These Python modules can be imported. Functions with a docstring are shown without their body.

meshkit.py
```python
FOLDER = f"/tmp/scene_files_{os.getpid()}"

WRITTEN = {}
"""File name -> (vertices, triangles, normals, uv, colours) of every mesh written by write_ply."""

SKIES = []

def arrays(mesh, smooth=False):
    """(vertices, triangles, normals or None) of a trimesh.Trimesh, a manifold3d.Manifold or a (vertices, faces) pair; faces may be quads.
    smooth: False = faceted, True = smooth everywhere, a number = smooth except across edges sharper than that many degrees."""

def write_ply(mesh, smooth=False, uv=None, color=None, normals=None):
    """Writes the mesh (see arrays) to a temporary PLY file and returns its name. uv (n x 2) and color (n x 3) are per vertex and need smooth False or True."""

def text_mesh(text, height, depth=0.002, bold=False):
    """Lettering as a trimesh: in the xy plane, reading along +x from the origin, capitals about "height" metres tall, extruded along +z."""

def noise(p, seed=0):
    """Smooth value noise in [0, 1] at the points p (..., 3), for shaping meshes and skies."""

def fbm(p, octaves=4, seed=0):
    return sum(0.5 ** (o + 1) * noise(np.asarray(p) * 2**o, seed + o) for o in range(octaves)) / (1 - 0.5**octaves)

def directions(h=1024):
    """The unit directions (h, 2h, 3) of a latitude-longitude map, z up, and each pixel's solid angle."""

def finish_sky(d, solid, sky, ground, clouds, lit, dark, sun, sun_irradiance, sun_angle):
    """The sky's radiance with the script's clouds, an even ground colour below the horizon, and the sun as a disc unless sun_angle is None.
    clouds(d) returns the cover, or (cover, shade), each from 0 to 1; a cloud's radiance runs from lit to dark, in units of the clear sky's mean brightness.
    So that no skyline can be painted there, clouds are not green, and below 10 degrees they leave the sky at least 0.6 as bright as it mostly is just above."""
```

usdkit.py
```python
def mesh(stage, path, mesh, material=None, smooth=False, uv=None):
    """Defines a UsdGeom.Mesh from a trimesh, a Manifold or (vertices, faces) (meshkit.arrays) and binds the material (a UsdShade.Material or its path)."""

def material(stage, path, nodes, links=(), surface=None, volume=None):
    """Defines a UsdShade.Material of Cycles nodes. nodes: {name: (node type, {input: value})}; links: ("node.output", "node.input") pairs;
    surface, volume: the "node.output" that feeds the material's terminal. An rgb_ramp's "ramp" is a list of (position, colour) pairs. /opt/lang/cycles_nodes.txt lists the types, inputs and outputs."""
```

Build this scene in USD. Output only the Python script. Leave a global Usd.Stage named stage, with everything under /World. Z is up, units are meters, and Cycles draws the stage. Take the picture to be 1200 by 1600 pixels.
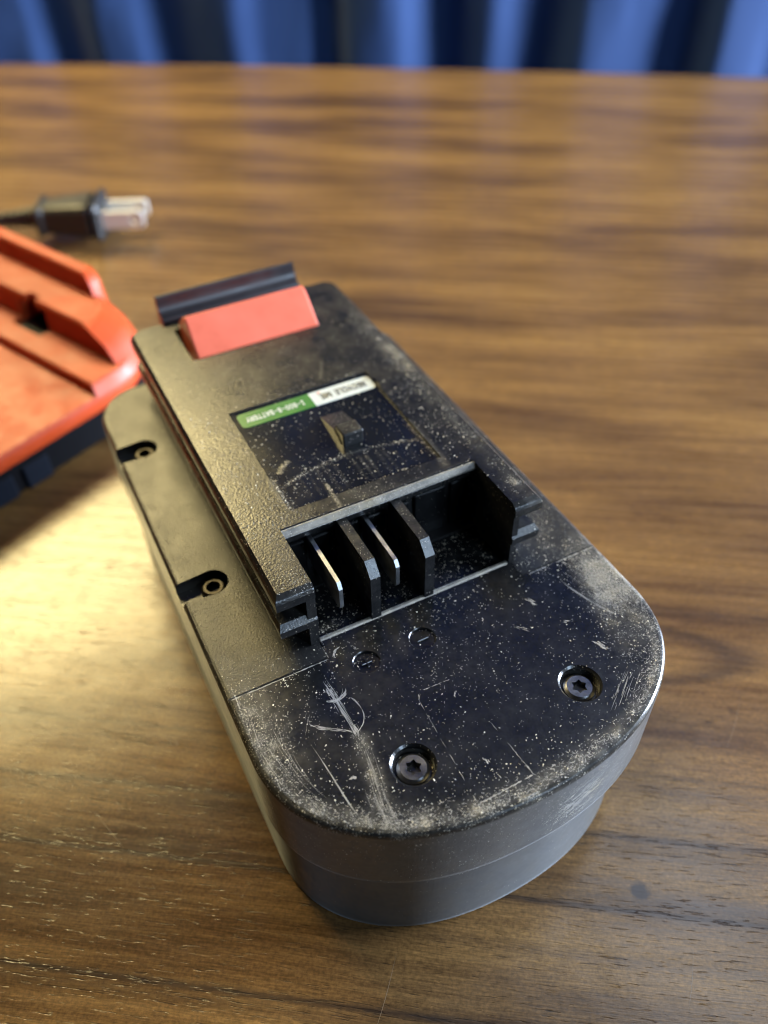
import math, numpy as np, trimesh, manifold3d as m3, usdkit, meshkit
from manifold3d import Manifold, CrossSection
from pxr import Usd, UsdGeom, UsdLux, UsdShade, Gf, Sdf, Vt
from scipy.spatial import cKDTree

rng = np.random.default_rng(7)
stage = Usd.Stage.CreateInMemory()
UsdGeom.SetStageUpAxis(stage, 'Z'); UsdGeom.SetStageMetersPerUnit(stage, 1.0)
world = UsdGeom.Xform.Define(stage, '/World'); stage.SetDefaultPrim(world.GetPrim())
MM = 0.001

# ------------------------------------------------------------------ camera
cam = UsdGeom.Camera.Define(stage, '/World/camera')
Rv = np.array([0.99974159, -0.01584055, -0.01630411]); Uv = np.array([0.02273207, 0.69665698, 0.71704414])
Fv = np.array([0.0, 0.71722948, -0.69683705]); Cv = np.array([-7.47430312, -100.75343605, 166.15490576]) * MM
M = Gf.Matrix4d(*Rv, 0, *Uv, 0, *(-Fv), 0, *Cv, 1)
cam.AddTransformOp().Set(M)
FL = 6.86
cam.CreateFocalLengthAttr(FL); cam.CreateHorizontalApertureAttr(FL * 1200 / 1300.27)
cam.CreateFStopAttr(FL / 3.0); cam.CreateFocusDistanceAttr(0.147)
cam.CreateClippingRangeAttr(Gf.Vec2f(0.01, 100)); cam.CreateExposureAttr(0.0)

# ------------------------------------------------------------------ light
def rect_light(name, pos, target, w, h, color, intensity):
    l = UsdLux.RectLight.Define(stage, '/World/' + name)
    p, t = np.array(pos, float), np.array(target, float)
    z = p - t; z /= np.linalg.norm(z); x = np.cross([0, 0, 1.0], z); x /= np.linalg.norm(x); y = np.cross(z, x)
    l.AddTransformOp().Set(Gf.Matrix4d(*x, 0, *y, 0, *z, 0, *p, 1))
    l.CreateWidthAttr(w); l.CreateHeightAttr(h); l.CreateColorAttr(Gf.Vec3f(*color)); l.CreateIntensityAttr(intensity)
    l.CreateNormalizeAttr(False)
    return l
def polar(az, el, r, o=(-0.06, 0.03, 0)):
    a, e = math.radians(az), math.radians(el)
    return (o[0] + r * math.sin(a) * math.cos(e), o[1] + r * math.cos(a) * math.cos(e), o[2] + r * math.sin(e))
rect_light('warm_lamp', polar(-29, 41, 0.9, (-0.08, 0.045, 0)), (-0.08, 0.045, 0), 0.42, 0.32, (1.0, 0.80, 0.36), 35)
rect_light('side_window', polar(76, 10, 1.5, (0, 0, 0)), (0.0, 0.0, 0.0), 0.8, 0.5, (0.70, 0.82, 1.0), 125)
rect_light('cool_window', polar(131, 30, 1.6), (0.0, 0.0, 0.0), 0.40, 0.40, (0.58, 0.77, 1.0), 20)
rect_light('high_window', polar(56, 63, 1.6), (0.0, 0.0, 0.0), 0.42, 0.42, (0.74, 0.84, 1.0), 6)
rect_light('window_behind_curtain', (0.1, 0.98, 1.15), (0.1, 0.7, 1.1), 1.6, 0.9, (0.75, 0.87, 1.0), 60)
dome = UsdLux.DomeLight.Define(stage, '/World/room_light')
dm = usdkit.material(stage, '/World/Looks/room_air', {'b': ('background_shader', {'color': (0.80, 0.80, 0.86), 'strength': 0.025})}, [], surface='b.background')
UsdShade.MaterialBindingAPI.Apply(dome.GetPrim()).Bind(dm)

# ------------------------------------------------------------------ helpers
def tag(prim, label=None, category=None, group=None, kind=None):
    p = prim.GetPrim() if hasattr(prim, 'GetPrim') else prim
    for k, v in (('label', label), ('category', category), ('group', group), ('kind', kind)):
        if v: p.SetCustomDataByKey(k, v)
    return p
_used = {}
def path_for(parent, name):
    base = f'{parent}/{name}'; n = _used.get(base, 0); _used[base] = n + 1
    return base if n == 0 else f'{base}_{n:03d}'
def obj(name, mesh, mat, parent='/World', smooth=30, attrs=None, scale=MM):
    """One Mesh prim. mesh in millimetres. attrs: {primvar: function(points_mm, normals)}."""
    v, f, n = meshkit.arrays(mesh, smooth)
    pth = path_for(parent if isinstance(parent, str) else str(parent.GetPath()), name)
    g = UsdGeom.Mesh.Define(stage, pth)
    g.CreatePointsAttr(Vt.Vec3fArray.FromNumpy((v * scale).astype(np.float32)))
    g.CreateFaceVertexCountsAttr(Vt.IntArray.FromNumpy(np.full(len(f), 3, np.int32)))
    g.CreateFaceVertexIndicesAttr(Vt.IntArray.FromNumpy(f.astype(np.int32).ravel()))
    g.CreateSubdivisionSchemeAttr('none')
    if n is not None:
        g.CreateNormalsAttr(Vt.Vec3fArray.FromNumpy(n.astype(np.float32))); g.SetNormalsInterpolation('vertex')
    for k, fn in (attrs or {}).items():
        UsdGeom.PrimvarsAPI(g).CreatePrimvar(k, Sdf.ValueTypeNames.FloatArray, 'vertex').Set(Vt.FloatArray.FromNumpy(np.asarray(fn(v, n), np.float32)))
    UsdShade.MaterialBindingAPI.Apply(g.GetPrim()).Bind(mat)
    return g
def thing(name, label, category, loc=(0, 0, 0), rotz=0.0):
    x = UsdGeom.Xform.Define(stage, path_for('/World', name))
    x.AddTranslateOp().Set(Gf.Vec3d(*loc)); x.AddRotateZOp().Set(rotz)
    tag(x, label, category); return x

def slab(poly, z0, z1):
    return Manifold.extrude(CrossSection([np.asarray(poly, float)]), z1 - z0).translate((0, 0, z0))
def hull(*ms): return Manifold.batch_hull(list(ms))
def rbox(x0, x1, y0, y1, z0, z1, b=0.3, top_only=False):
    """Box with chamfered edges."""
    pts = []
    for x, sx in ((x0, 1), (x1, -1)):
        for y, sy in ((y0, 1), (y1, -1)):
            for z, sz in ((z0, 1), (z1, -1)):
                bb = b
                if top_only and z == z0:
                    pts += [(x, y, z)]; continue
                pts += [(x, y + sy * bb, z + sz * bb), (x + sx * bb, y, z + sz * bb), (x + sx * bb, y + sy * bb, z)]
    return Manifold.hull_points(np.array(pts, float))
def box(x0, x1, y0, y1, z0, z1):
    return Manifold.cube((x1 - x0, y1 - y0, z1 - z0)).translate((x0, y0, z0))
def cyl(x, y, z0, z1, r0, r1=None, n=40):
    return Manifold.cylinder(z1 - z0, r0, r0 if r1 is None else r1, n).translate((x, y, z0))
def round_rect(x0, x1, y0, y1, r, n=8):
    pts = []
    for cx, cy, a0 in ((x1 - r, y1 - r, 0), (x0 + r, y1 - r, 90), (x0 + r, y0 + r, 180), (x1 - r, y0 + r, 270)):
        for k in range(n + 1):
            a = math.radians(a0 + 90 * k / n); pts.append((cx + r * math.cos(a), cy + r * math.sin(a)))
    return np.array(pts)
def tube(points, radii, sides=16):
    p = np.asarray(points, float); r = np.broadcast_to(radii, (len(p),))
    t = np.gradient(p, axis=0); t /= np.linalg.norm(t, axis=1, keepdims=True)
    a = np.cross(t, [0, 0, 1.0]); a /= np.linalg.norm(a, axis=1, keepdims=True); b = np.cross(t, a)
    an = np.arange(sides) * 2 * np.pi / sides
    v = p[:, None] + r[:, None, None] * (np.cos(an)[None, :, None] * a[:, None] + np.sin(an)[None, :, None] * b[:, None])
    i, j = np.meshgrid(np.arange(len(p) - 1), np.arange(sides), indexing='ij')
    q = np.stack([i * sides + j, i * sides + (j + 1) % sides, (i + 1) * sides + (j + 1) % sides, (i + 1) * sides + j], -1).reshape(-1, 4)
    caps = []
    for s in (0, len(p) - 1):
        k = [s * sides + j for j in range(sides)]
        caps += [(k[0], k[j], k[j + 1]) if s == 0 else (k[0], k[j + 1], k[j]) for j in range(1, sides - 1)]
    fs = np.vstack([q[:, [0, 1, 2]], q[:, [0, 2, 3]], np.array(caps)])
    m = trimesh.Trimesh(v.reshape(-1, 3), fs, process=False)
    if m.volume < 0: m.invert()
    return m
def fbm(p, s, o=4, seed=0):
    return meshkit.fbm(np.c_[np.asarray(p)[:, :2] * s, np.full(len(p), 0.37)] if np.shape(p)[1] == 2 else np.asarray(p) * s, o, seed)
def smooth(x, a, b):
    t = np.clip((x - a) / (b - a), 0, 1); return t * t * (3 - 2 * t)

# ------------------------------------------------------------------ materials
def mat(name, nodes, links, surface): return usdkit.material(stage, '/World/Looks/' + name, nodes, links, surface=surface)
def simple(name, color, rough=0.4, metal=0.0, bump=0.0, bscale=2500, spec=0.5, var=0.0, **kw):
    nodes = {'g': ('geometry', {}), 'n': ('noise_texture', {'scale': bscale, 'detail': 3, 'roughness': 0.6}),
             'n2': ('noise_texture', {'scale': bscale * 0.06, 'detail': 5, 'roughness': 0.65}),
             'r': ('map_range', {'from_min': 0.3, 'from_max': 0.7, 'to_min': rough * 0.82, 'to_max': rough * 1.2, 'clamp': True}),
             'c': ('rgb_ramp', {'ramp': [(0.3, tuple(c * (1 - var) for c in color)), (0.7, tuple(min(1, c * (1 + var)) for c in color))]}),
             'b': ('bump', {'strength': 1.0, 'distance': bump, 'height': 0.0}),
             'p': ('principled_bsdf', {'metallic': metal, 'specular_ior_level': spec, **kw})}
    links = [('g.position', 'n.vector'), ('g.position', 'n2.vector'), ('n2.fac', 'r.value'), ('n2.fac', 'c.fac'), ('r.result', 'p.roughness'), ('c.color', 'p.base_color')]
    if bump: links += [('n.fac', 'b.height'), ('b.normal', 'p.normal')]
    return mat(name, nodes, links, 'p.BSDF')

def dusty_plastic(name, base=(0.006, 0.0063, 0.007), rough=0.3, grain=2200, grain_h=0.000012, specks=0.05, base_film=0.0, coarse=0.0, fine_near=False):
    """Black moulded plastic: fine grain, dust specks, dust film where primvar 'dust' says so, scratches where 'scratch' says so."""
    N = {'g': ('geometry', {}), 'ad': ('attribute', {'attribute': 'dust'}), 'ag': ('attribute', {'attribute': 'grain'}), 'ra': ('math', {'math_type': 'multiply_add', 'value2': 0.19}), 'ah': ('attribute', {'attribute': 'powder'}), 'xh': ('math', {'math_type': 'maximum'}), 'as': ('attribute', {'attribute': 'scratch'}),
         'v1': ('voronoi_texture', {'scale': 3900, 'feature': 'f1'}), 'v2': ('voronoi_texture', {'scale': 1500, 'feature': 'f1'}),
         's1': ('separate_color', {}), 's2': ('separate_color', {}),
         'wn': ('noise_texture', {'scale': 1600, 'detail': 2}), 'wsub': ('vector_math', {'math_type': 'scale', 'scale': 0.0004}), 'wadd': ('vector_math', {'math_type': 'add'}),
         # specks: a cell carries one when its random number lies below the density
         'pn': ('noise_texture', {'scale': 85, 'detail': 3, 'roughness': 0.6}), 'pm': ('map_range', {'from_min': 0.35, 'from_max': 0.68, 'to_min': 0.12, 'to_max': 2.0, 'clamp': True}),
         'd0': ('math', {'math_type': 'multiply_add', 'value2': 0.62, 'value3': specks}), 'd1': ('math', {'math_type': 'multiply'}),
         'k1': ('math', {'math_type': 'less_than'}), 'q1': ('map_range', {'from_min': 0.36, 'from_max': 0.22, 'clamp': True}), 'm1': ('math', {'math_type': 'multiply'}),
         'd2': ('math', {'math_type': 'multiply', 'value2': 0.30}),
         'k2': ('math', {'math_type': 'less_than'}), 'q2': ('map_range', {'from_min': 0.26, 'from_max': 0.16, 'clamp': True}), 'm2': ('math', {'math_type': 'multiply'}),
         # film
         'fn': ('noise_texture', {'scale': 2400, 'detail': 4, 'roughness': 0.7}), 'hn': ('noise_texture', {'scale': 420, 'detail': 5, 'roughness': 0.75}), 'hm': ('map_range', {'from_min': 0.35, 'from_max': 0.65, 'to_min': 0.25, 'to_max': 1.6, 'clamp': True}), 'hz2': ('math', {'math_type': 'multiply'}), 'f0': ('math', {'math_type': 'multiply_add', 'value2': 0.50, 'value3': base_film}), 'hz': ('math', {'math_type': 'multiply', 'value2': 0.17}), 'x4': ('math', {'math_type': 'maximum'}),
         'f1': ('math', {'math_type': 'add'}), 'f2': ('map_range', {'from_min': 0.86, 'from_max': 1.04, 'to_max': 0.52, 'clamp': True}),
         'x1': ('math', {'math_type': 'maximum'}), 'x2': ('math', {'math_type': 'maximum'}), 'x3': ('math', {'math_type': 'maximum'}),
         'sn': ('noise_texture', {'scale': 2500, 'detail': 2}), 'sm': ('map_range', {'from_min': 0.40, 'from_max': 0.58, 'to_min': 0.12, 'to_max': 1.0, 'clamp': True}), 'sx': ('math', {'math_type': 'multiply'}),
         'cn': ('noise_texture', {'scale': 220, 'detail': 2}), 'cd': ('rgb_ramp', {'ramp': [(0.3, (0.29, 0.27, 0.235)), (0.55, (0.42, 0.385, 0.31)), (0.75, (0.45, 0.375, 0.24))]}),
         'cb': ('rgb_ramp', {'ramp': [(0.3, tuple(b * 0.8 for b in base)), (0.7, tuple(b * 1.25 for b in base))]}),
         'mc': ('mix_color', {}), 'mr': ('mix_float', {'b': 0.85}), 'rn': ('noise_texture', {'scale': 130, 'detail': 4, 'roughness': 0.7}),
         'rr': ('map_range', {'from_min': 0.3, 'from_max': 0.7, 'to_min': rough * 0.75, 'to_max': rough * 1.3, 'clamp': True}),
         'gn': ('noise_texture', {'scale': grain, 'detail': 2.0, 'roughness': 0.5}), 'gc': ('noise_texture', {'scale': 2500, 'detail': 1.0}),
         'gs': ('math', {'math_type': 'multiply_add', 'value2': 0.85 if fine_near else 0.0, 'value3': 0.15 if fine_near else 1.0}), 'gm': ('math', {'math_type': 'multiply'}), 'b1': ('bump', {'strength': 1.0, 'distance': grain_h}), 'b3': ('bump', {'strength': 1.0, 'distance': coarse}), 'b2': ('bump', {'strength': 1.0, 'distance': 0.00007}),
         'sw': ('math', {'math_type': 'multiply', 'value2': 2.6, 'use_clamp': True}), 'p': ('principled_bsdf', {'specular_ior_level': 0.5, 'sheen_roughness': 0.30, 'sheen_tint': (0.85, 0.92, 1.0)})}
    L = [('ah.fac', 'sw.value1'), ('sw.value', 'p.sheen_weight')] + [('g.position', x + '.vector') for x in ('pn', 'fn', 'cn', 'sn', 'rn', 'gn', 'gc', 'wn')]
    L += [('wn.color', 'wsub.vector1'), ('wsub.vector', 'wadd.vector1'), ('g.position', 'wadd.vector2'), ('wadd.vector', 'v1.vector'), ('wadd.vector', 'v2.vector'),
          ('v1.color', 's1.color'), ('v2.color', 's2.color'), ('pn.fac', 'pm.value'), ('ad.fac', 'd0.value1'), ('d0.value', 'd1.value1'), ('pm.result', 'd1.value2'),
          ('s1.r', 'k1.value1'), ('d1.value', 'k1.value2'), ('v1.distance', 'q1.value'), ('k1.value', 'm1.value1'), ('q1.result', 'm1.value2'),
          ('d1.value', 'd2.value1'), ('s2.r', 'k2.value1'), ('d2.value', 'k2.value2'), ('v2.distance', 'q2.value'), ('k2.value', 'm2.value1'), ('q2.result', 'm2.value2'),
          ('ad.fac', 'f0.value1'), ('f0.value', 'f1.value1'), ('fn.fac', 'f1.value2'), ('f1.value', 'f2.value'),
          ('m1.value', 'x1.value1'), ('m2.value', 'x1.value2'), ('x1.value', 'x2.value1'), ('f2.result', 'x2.value2'),
          ('as.fac', 'sx.value1'), ('sn.fac', 'sm.value'), ('sm.result', 'sx.value2'), ('x2.value', 'x4.value1'), ('ad.fac', 'hz.value1'), ('g.position', 'hn.vector'), ('hn.fac', 'hm.value'), ('hz.value', 'hz2.value1'), ('hm.result', 'hz2.value2'), ('hz2.value', 'xh.value1'), ('ah.fac', 'xh.value2'), ('xh.value', 'x4.value2'), ('x4.value', 'x3.value1'), ('sx.value', 'x3.value2'),
          ('cn.fac', 'cd.fac'), ('rn.fac', 'cb.fac'), ('x3.value', 'mc.fac'), ('cb.color', 'mc.a'), ('cd.color', 'mc.b'), ('mc.result', 'p.base_color'),
          ('rn.fac', 'rr.value'), ('ag.fac', 'ra.value1'), ('rr.result', 'ra.value3'), ('ra.value', 'mr.a'), ('x3.value', 'mr.fac'), ('mr.result', 'p.roughness'),
          ('gn.fac', 'b1.height'), ('b1.normal', 'b3.normal'), ('ag.fac', 'gs.value1'), ('gc.fac', 'gm.value1'), ('gs.value', 'gm.value2'), ('gm.value', 'b3.height'), ('b3.normal', 'b2.normal'), ('x3.value', 'b2.height'), ('b2.normal', 'p.normal')]
    return mat(name, N, L, 'p.BSDF')

M_lid = dusty_plastic('black_lid_plastic', rough=0.22, specks=0.055, grain_h=0.000016, coarse=0.00005, fine_near=True)
M_block = dusty_plastic('black_textured_plastic', rough=0.25, specks=0.04, grain=1900, grain_h=0.000028, coarse=0.000036)
M_smooth = dusty_plastic('black_smooth_plastic', rough=0.12, specks=0.02, grain_h=0.000004)
M_body = dusty_plastic('black_body_plastic', base=(0.009, 0.0085, 0.008), rough=0.45, specks=0.006, grain_h=0.000008)
M_latch = simple('latch_plastic', (0.014, 0.012, 0.014), 0.34, bump=0.00001)
M_button = simple('red_button_plastic', (0.68, 0.135, 0.075), 0.38, bump=0.000008, var=0.06)
M_orange = simple('orange_charger_plastic', (0.42, 0.043, 0.003), 0.54, bump=0.000006, var=0.015)
M_black = simple('black_rubber', (0.012, 0.012, 0.013), 0.42, bump=0.00001)
M_foot = simple('dark_blue_grey_plastic', (0.004, 0.006, 0.011), 0.65, spec=0.1)
M_base = simple('black_base_plastic', (0.004, 0.004, 0.005), 0.7, spec=0.05)
M_ring = simple('dull_screw_steel', (0.04, 0.036, 0.03), 0.42, metal=1.0, bump=0.000006, bscale=4000, var=0.25)
M_steel = simple('screw_steel', (0.20, 0.20, 0.205), 0.30, metal=1.0, bump=0.000006, bscale=4000, var=0.25)
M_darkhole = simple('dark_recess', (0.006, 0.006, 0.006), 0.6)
M_blade = simple('nickel_terminal', (0.50, 0.52, 0.55), 0.32, metal=1.0, bump=0.000004, bscale=3000, var=0.15)
M_green = simple('green_sticker', (0.02, 0.14, 0.018), 0.3, var=0.08)
M_white = simple('white_sticker', (0.56, 0.60, 0.58), 0.3, var=0.03)
M_ink = simple('black_ink', (0.03, 0.03, 0.03), 0.4)
M_cord = simple('grey_black_cord', (0.10, 0.098, 0.09), 0.35)
M_prong = simple('plug_prong_metal', (0.78, 0.78, 0.74), 0.45, metal=0.5)

# wood
GA = math.radians(-7.88)
def wood():
    N = {'g': ('geometry', {}), 'rot': ('vector_rotate', {'rotate_type': 'z_axis', 'angle': -GA}),
         # slow wander of the grain
         'mw': ('mapping', {'scale': (5, 16, 1)}), 'nw': ('noise_texture', {'scale': 1.0, 'detail': 2}), 'sw': ('math', {'math_type': 'multiply_add', 'value2': 0.010, 'value3': -0.005}),
         'cw': ('combine_xyz', {}), 'aw': ('vector_math', {'math_type': 'add'}), 'sp': ('separate_xyz', {}), 'sr': ('separate_xyz', {}),
         'ci': ('noise_texture', {'scale': 1300, 'detail': 3, 'roughness': 0.65}), 'cim': ('map_range', {'from_min': 0.3, 'from_max': 0.7, 'to_min': 0.66, 'to_max': 1.34, 'clamp': True}), 'cix': ('vector_math', {'math_type': 'scale'}), 'm1': ('mapping', {'scale': (7, 48, 1)}), 'n1': ('noise_texture', {'scale': 1.0, 'detail': 3, 'roughness': 0.55}),
         'm2': ('mapping', {'scale': (22, 420, 1)}), 'n2': ('noise_texture', {'scale': 1.0, 'detail': 4, 'roughness': 0.6}),
         'm3': ('mapping', {'scale': (230, 3300, 1)}), 'n3': ('noise_texture', {'scale': 1.0, 'detail': 3, 'roughness': 0.6}),
         'm4': ('mapping', {'scale': (190, 2300, 1), 'location': (3.1, 7.7, 0)}), 'n4': ('noise_texture', {'scale': 1.0, 'detail': 2, 'roughness': 0.5}),
         # base tone
         't1': ('math', {'math_type': 'multiply', 'value2': 0.68}), 't2': ('math', {'math_type': 'multiply_add', 'value2': 0.32}),
         'ramp': ('rgb_ramp', {'ramp': [(0.28, (0.038, 0.019, 0.009)), (0.40, (0.083, 0.043, 0.016)), (0.52, (0.155, 0.083, 0.027)), (0.66, (0.220, 0.121, 0.037)), (0.8, (0.182, 0.099, 0.033))]}),
         'fib': ('map_range', {'from_min': 0.3, 'from_max': 0.7, 'to_min': 0.62, 'to_max': 1.28, 'clamp': True}), 'mf': ('vector_math', {'math_type': 'scale'}),
         # latewood lines that run along the grain at measured places
         'vr': ('map_range', {'from_min': -0.080, 'from_max': 0.048, 'clamp': True}),
         'lines': ('rgb_ramp', {'ramp': []}), 'ls': ('separate_color', {}),
         # cathedral arc right of the pack
         'cv': ('math', {'math_type': 'add', 'value2': -0.0262}), 'cv2': ('math', {'math_type': 'multiply'}), 'cu': ('math', {'math_type': 'multiply_add', 'value2': 230.0}),
         'cd': ('math', {'math_type': 'add', 'value2': -0.0735}), 'ca': ('map_range', {'range_type': 'smoothstep', 'from_min': -0.014, 'from_max': 0.0, 'clamp': True}),
         'cab': ('map_range', {'range_type': 'smoothstep', 'from_min': 0.010, 'from_max': 0.0, 'clamp': True}),
         'cwin': ('map_range', {'range_type': 'smoothstep', 'from_min': 0.00026, 'from_max': 0.00004, 'clamp': True}), 'cm': ('math', {'math_type': 'multiply'}), 'cm2': ('math', {'math_type': 'multiply', 'value2': 0.0}), 'cm3': ('math', {'math_type': 'multiply'}), 'cm4': ('math', {'math_type': 'multiply', 'value2': 0.7}),
         # knots
         'kv1': ('vector_math', {'math_type': 'distance', 'vector2': (0.0405, -0.037, 0)}), 'kv2': ('vector_math', {'math_type': 'distance', 'vector2': (0.0709, 0.0022, 0)}),
         'kn': ('noise_texture', {'scale': 700, 'detail': 2}), 'kw': ('vector_math', {'math_type': 'scale', 'scale': 0.002}), 'ka': ('vector_math', {'math_type': 'add'}), 'ko': ('vector_math', {'math_type': 'add', 'vector2': (-0.001, -0.001, -0.001)}),
         'k1': ('map_range', {'from_min': 0.0023, 'from_max': 0.0012, 'to_max': 1.0, 'clamp': True}), 'k2': ('map_range', {'from_min': 0.0016, 'from_max': 0.0004, 'to_max': 0.6, 'clamp': True}),
         # pores: short dark dashes, dense on the lines
         'po': ('math', {'math_type': 'multiply_add', 'value2': 0.13}), 'pm': ('map_range', {'from_min': 0.64, 'from_max': 0.71, 'clamp': True}),
         'mx0': ('math', {'math_type': 'maximum'}), 'mx1': ('math', {'math_type': 'maximum'}), 'mx2': ('math', {'math_type': 'maximum'}), 'lm': ('math', {'math_type': 'multiply', 'value2': 0.85}),
         'dk': ('mix_color', {'b': (0.022, 0.013, 0.009)}), 'pk': ('math', {'math_type': 'multiply', 'value2': 0.55}), 'dk2': ('mix_color', {'b': (0.014, 0.009, 0.006)}),
         'rg': ('map_range', {'from_min': 0.3, 'from_max': 0.7, 'to_min': 0.20, 'to_max': 0.30, 'clamp': True}),
         'h1': ('math', {'math_type': 'multiply', 'value2': -0.55}), 'h2': ('math', {'math_type': 'multiply_add', 'value2': 0.30}),
         'b': ('bump', {'strength': 1.0, 'distance': 0.00006}), 'sn': ('noise_texture', {'scale': 26, 'detail': 3}), 'b2': ('bump', {'strength': 1.0, 'distance': 0.0004}),
         'p': ('principled_bsdf', {'specular_ior_level': 0.5})}
    # line profile, sampled over v in [-80, 48] mm
    v = np.linspace(-80, 48, 256); a = np.zeros_like(v)
    for v0, w, s in ((-6.3, .7, .55), (-9.5, 2.2, .30), (-20.5, .8, .8), (-23, 1.8, .35), (-35, .7, 1.0), (-33.2, 1.5, .4), (-44, 1.2, .25), (-57.5, .8, 1.0), (-59.5, 1.6, .5), (-70, 2.5, .4), (9, 2.5, .35), (40, 2, .4)):
        a = np.maximum(a, s * np.exp(-((v - v0) / w) ** 2))
    N['lines'][1]['ramp'] = [(float(t), (float(x),) * 3) for t, x in zip(np.linspace(0, 1, 256), a)]
    L = [('g.position', 'rot.vector'), ('rot.vector', 'mw.vector'), ('mw.vector', 'nw.vector'), ('nw.fac', 'sw.value1'), ('sw.value', 'cw.y'), ('rot.vector', 'aw.vector1'), ('cw.vector', 'aw.vector2'),
         ('aw.vector', 'sp.vector'), ('rot.vector', 'sr.vector')]
    for k in '1234': L += [('aw.vector', f'm{k}.vector'), (f'm{k}.vector', f'n{k}.vector')]
    L += [('n1.fac', 't1.value1'), ('n2.fac', 't2.value1'), ('t1.value', 't2.value3'), ('t2.value', 'ramp.fac'), ('n3.fac', 'fib.value'), ('ramp.color', 'cix.vector1'), ('g.position', 'ci.vector'), ('ci.fac', 'cim.value'), ('cim.result', 'cix.scale'), ('cix.vector', 'mf.vector1'), ('fib.result', 'mf.scale'),
          ('sr.y', 'vr.value'), ('vr.result', 'lines.fac'), ('lines.color', 'ls.color'),
          ('sp.y', 'cv.value1'), ('cv.value', 'cv2.value1'), ('cv.value', 'cv2.value2'), ('cv2.value', 'cu.value1'), ('sp.x', 'cu.value3'), ('cu.value', 'cd.value1'),
          ('cd.value', 'ca.value'), ('cd.value', 'cab.value'), ('ca.result', 'cm.value1'), ('cab.result', 'cm.value2'), ('cv2.value', 'cwin.value'), ('cm.value', 'cm3.value1'), ('cwin.result', 'cm3.value2'),
          ('g.position', 'kn.vector'), ('kn.color', 'kw.vector1'), ('kw.vector', 'ko.vector1'), ('ko.vector', 'ka.vector1'), ('g.position', 'ka.vector2'), ('ka.vector', 'kv1.vector1'), ('ka.vector', 'kv2.vector1'),
          ('kv1.value', 'k1.value'), ('kv2.value', 'k2.value'),
          ('ls.r', 'mx0.value1'), ('cm3.value', 'cm4.value1'), ('cm4.value', 'mx0.value2'), ('mx0.value', 'lm.value1'), ('lm.value', 'mx1.value1'), ('k1.result', 'mx1.value2'), ('mx1.value', 'mx2.value1'), ('k2.result', 'mx2.value2'),
          ('mx2.value', 'dk.fac'), ('mf.vector', 'dk.a'),
          ('mx0.value', 'po.value1'), ('n4.fac', 'po.value3'), ('po.value', 'pm.value'), ('pm.result', 'pk.value1'), ('pk.value', 'dk2.fac'), ('dk.result', 'dk2.a'), ('dk2.result', 'p.base_color'),
          ('n2.fac', 'rg.value'), ('rg.result', 'p.roughness'),
          ('pm.result', 'h1.value1'), ('n3.fac', 'h2.value1'), ('h1.value', 'h2.value3'), ('rot.vector', 'sn.vector'), ('sn.fac', 'b2.height'), ('b2.normal', 'b.normal'), ('h2.value', 'b.height'), ('b.normal', 'p.normal')]
    return mat('varnished_walnut', N, L, 'p.BSDF')
M_wood = wood()
M_curtain = None
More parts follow.
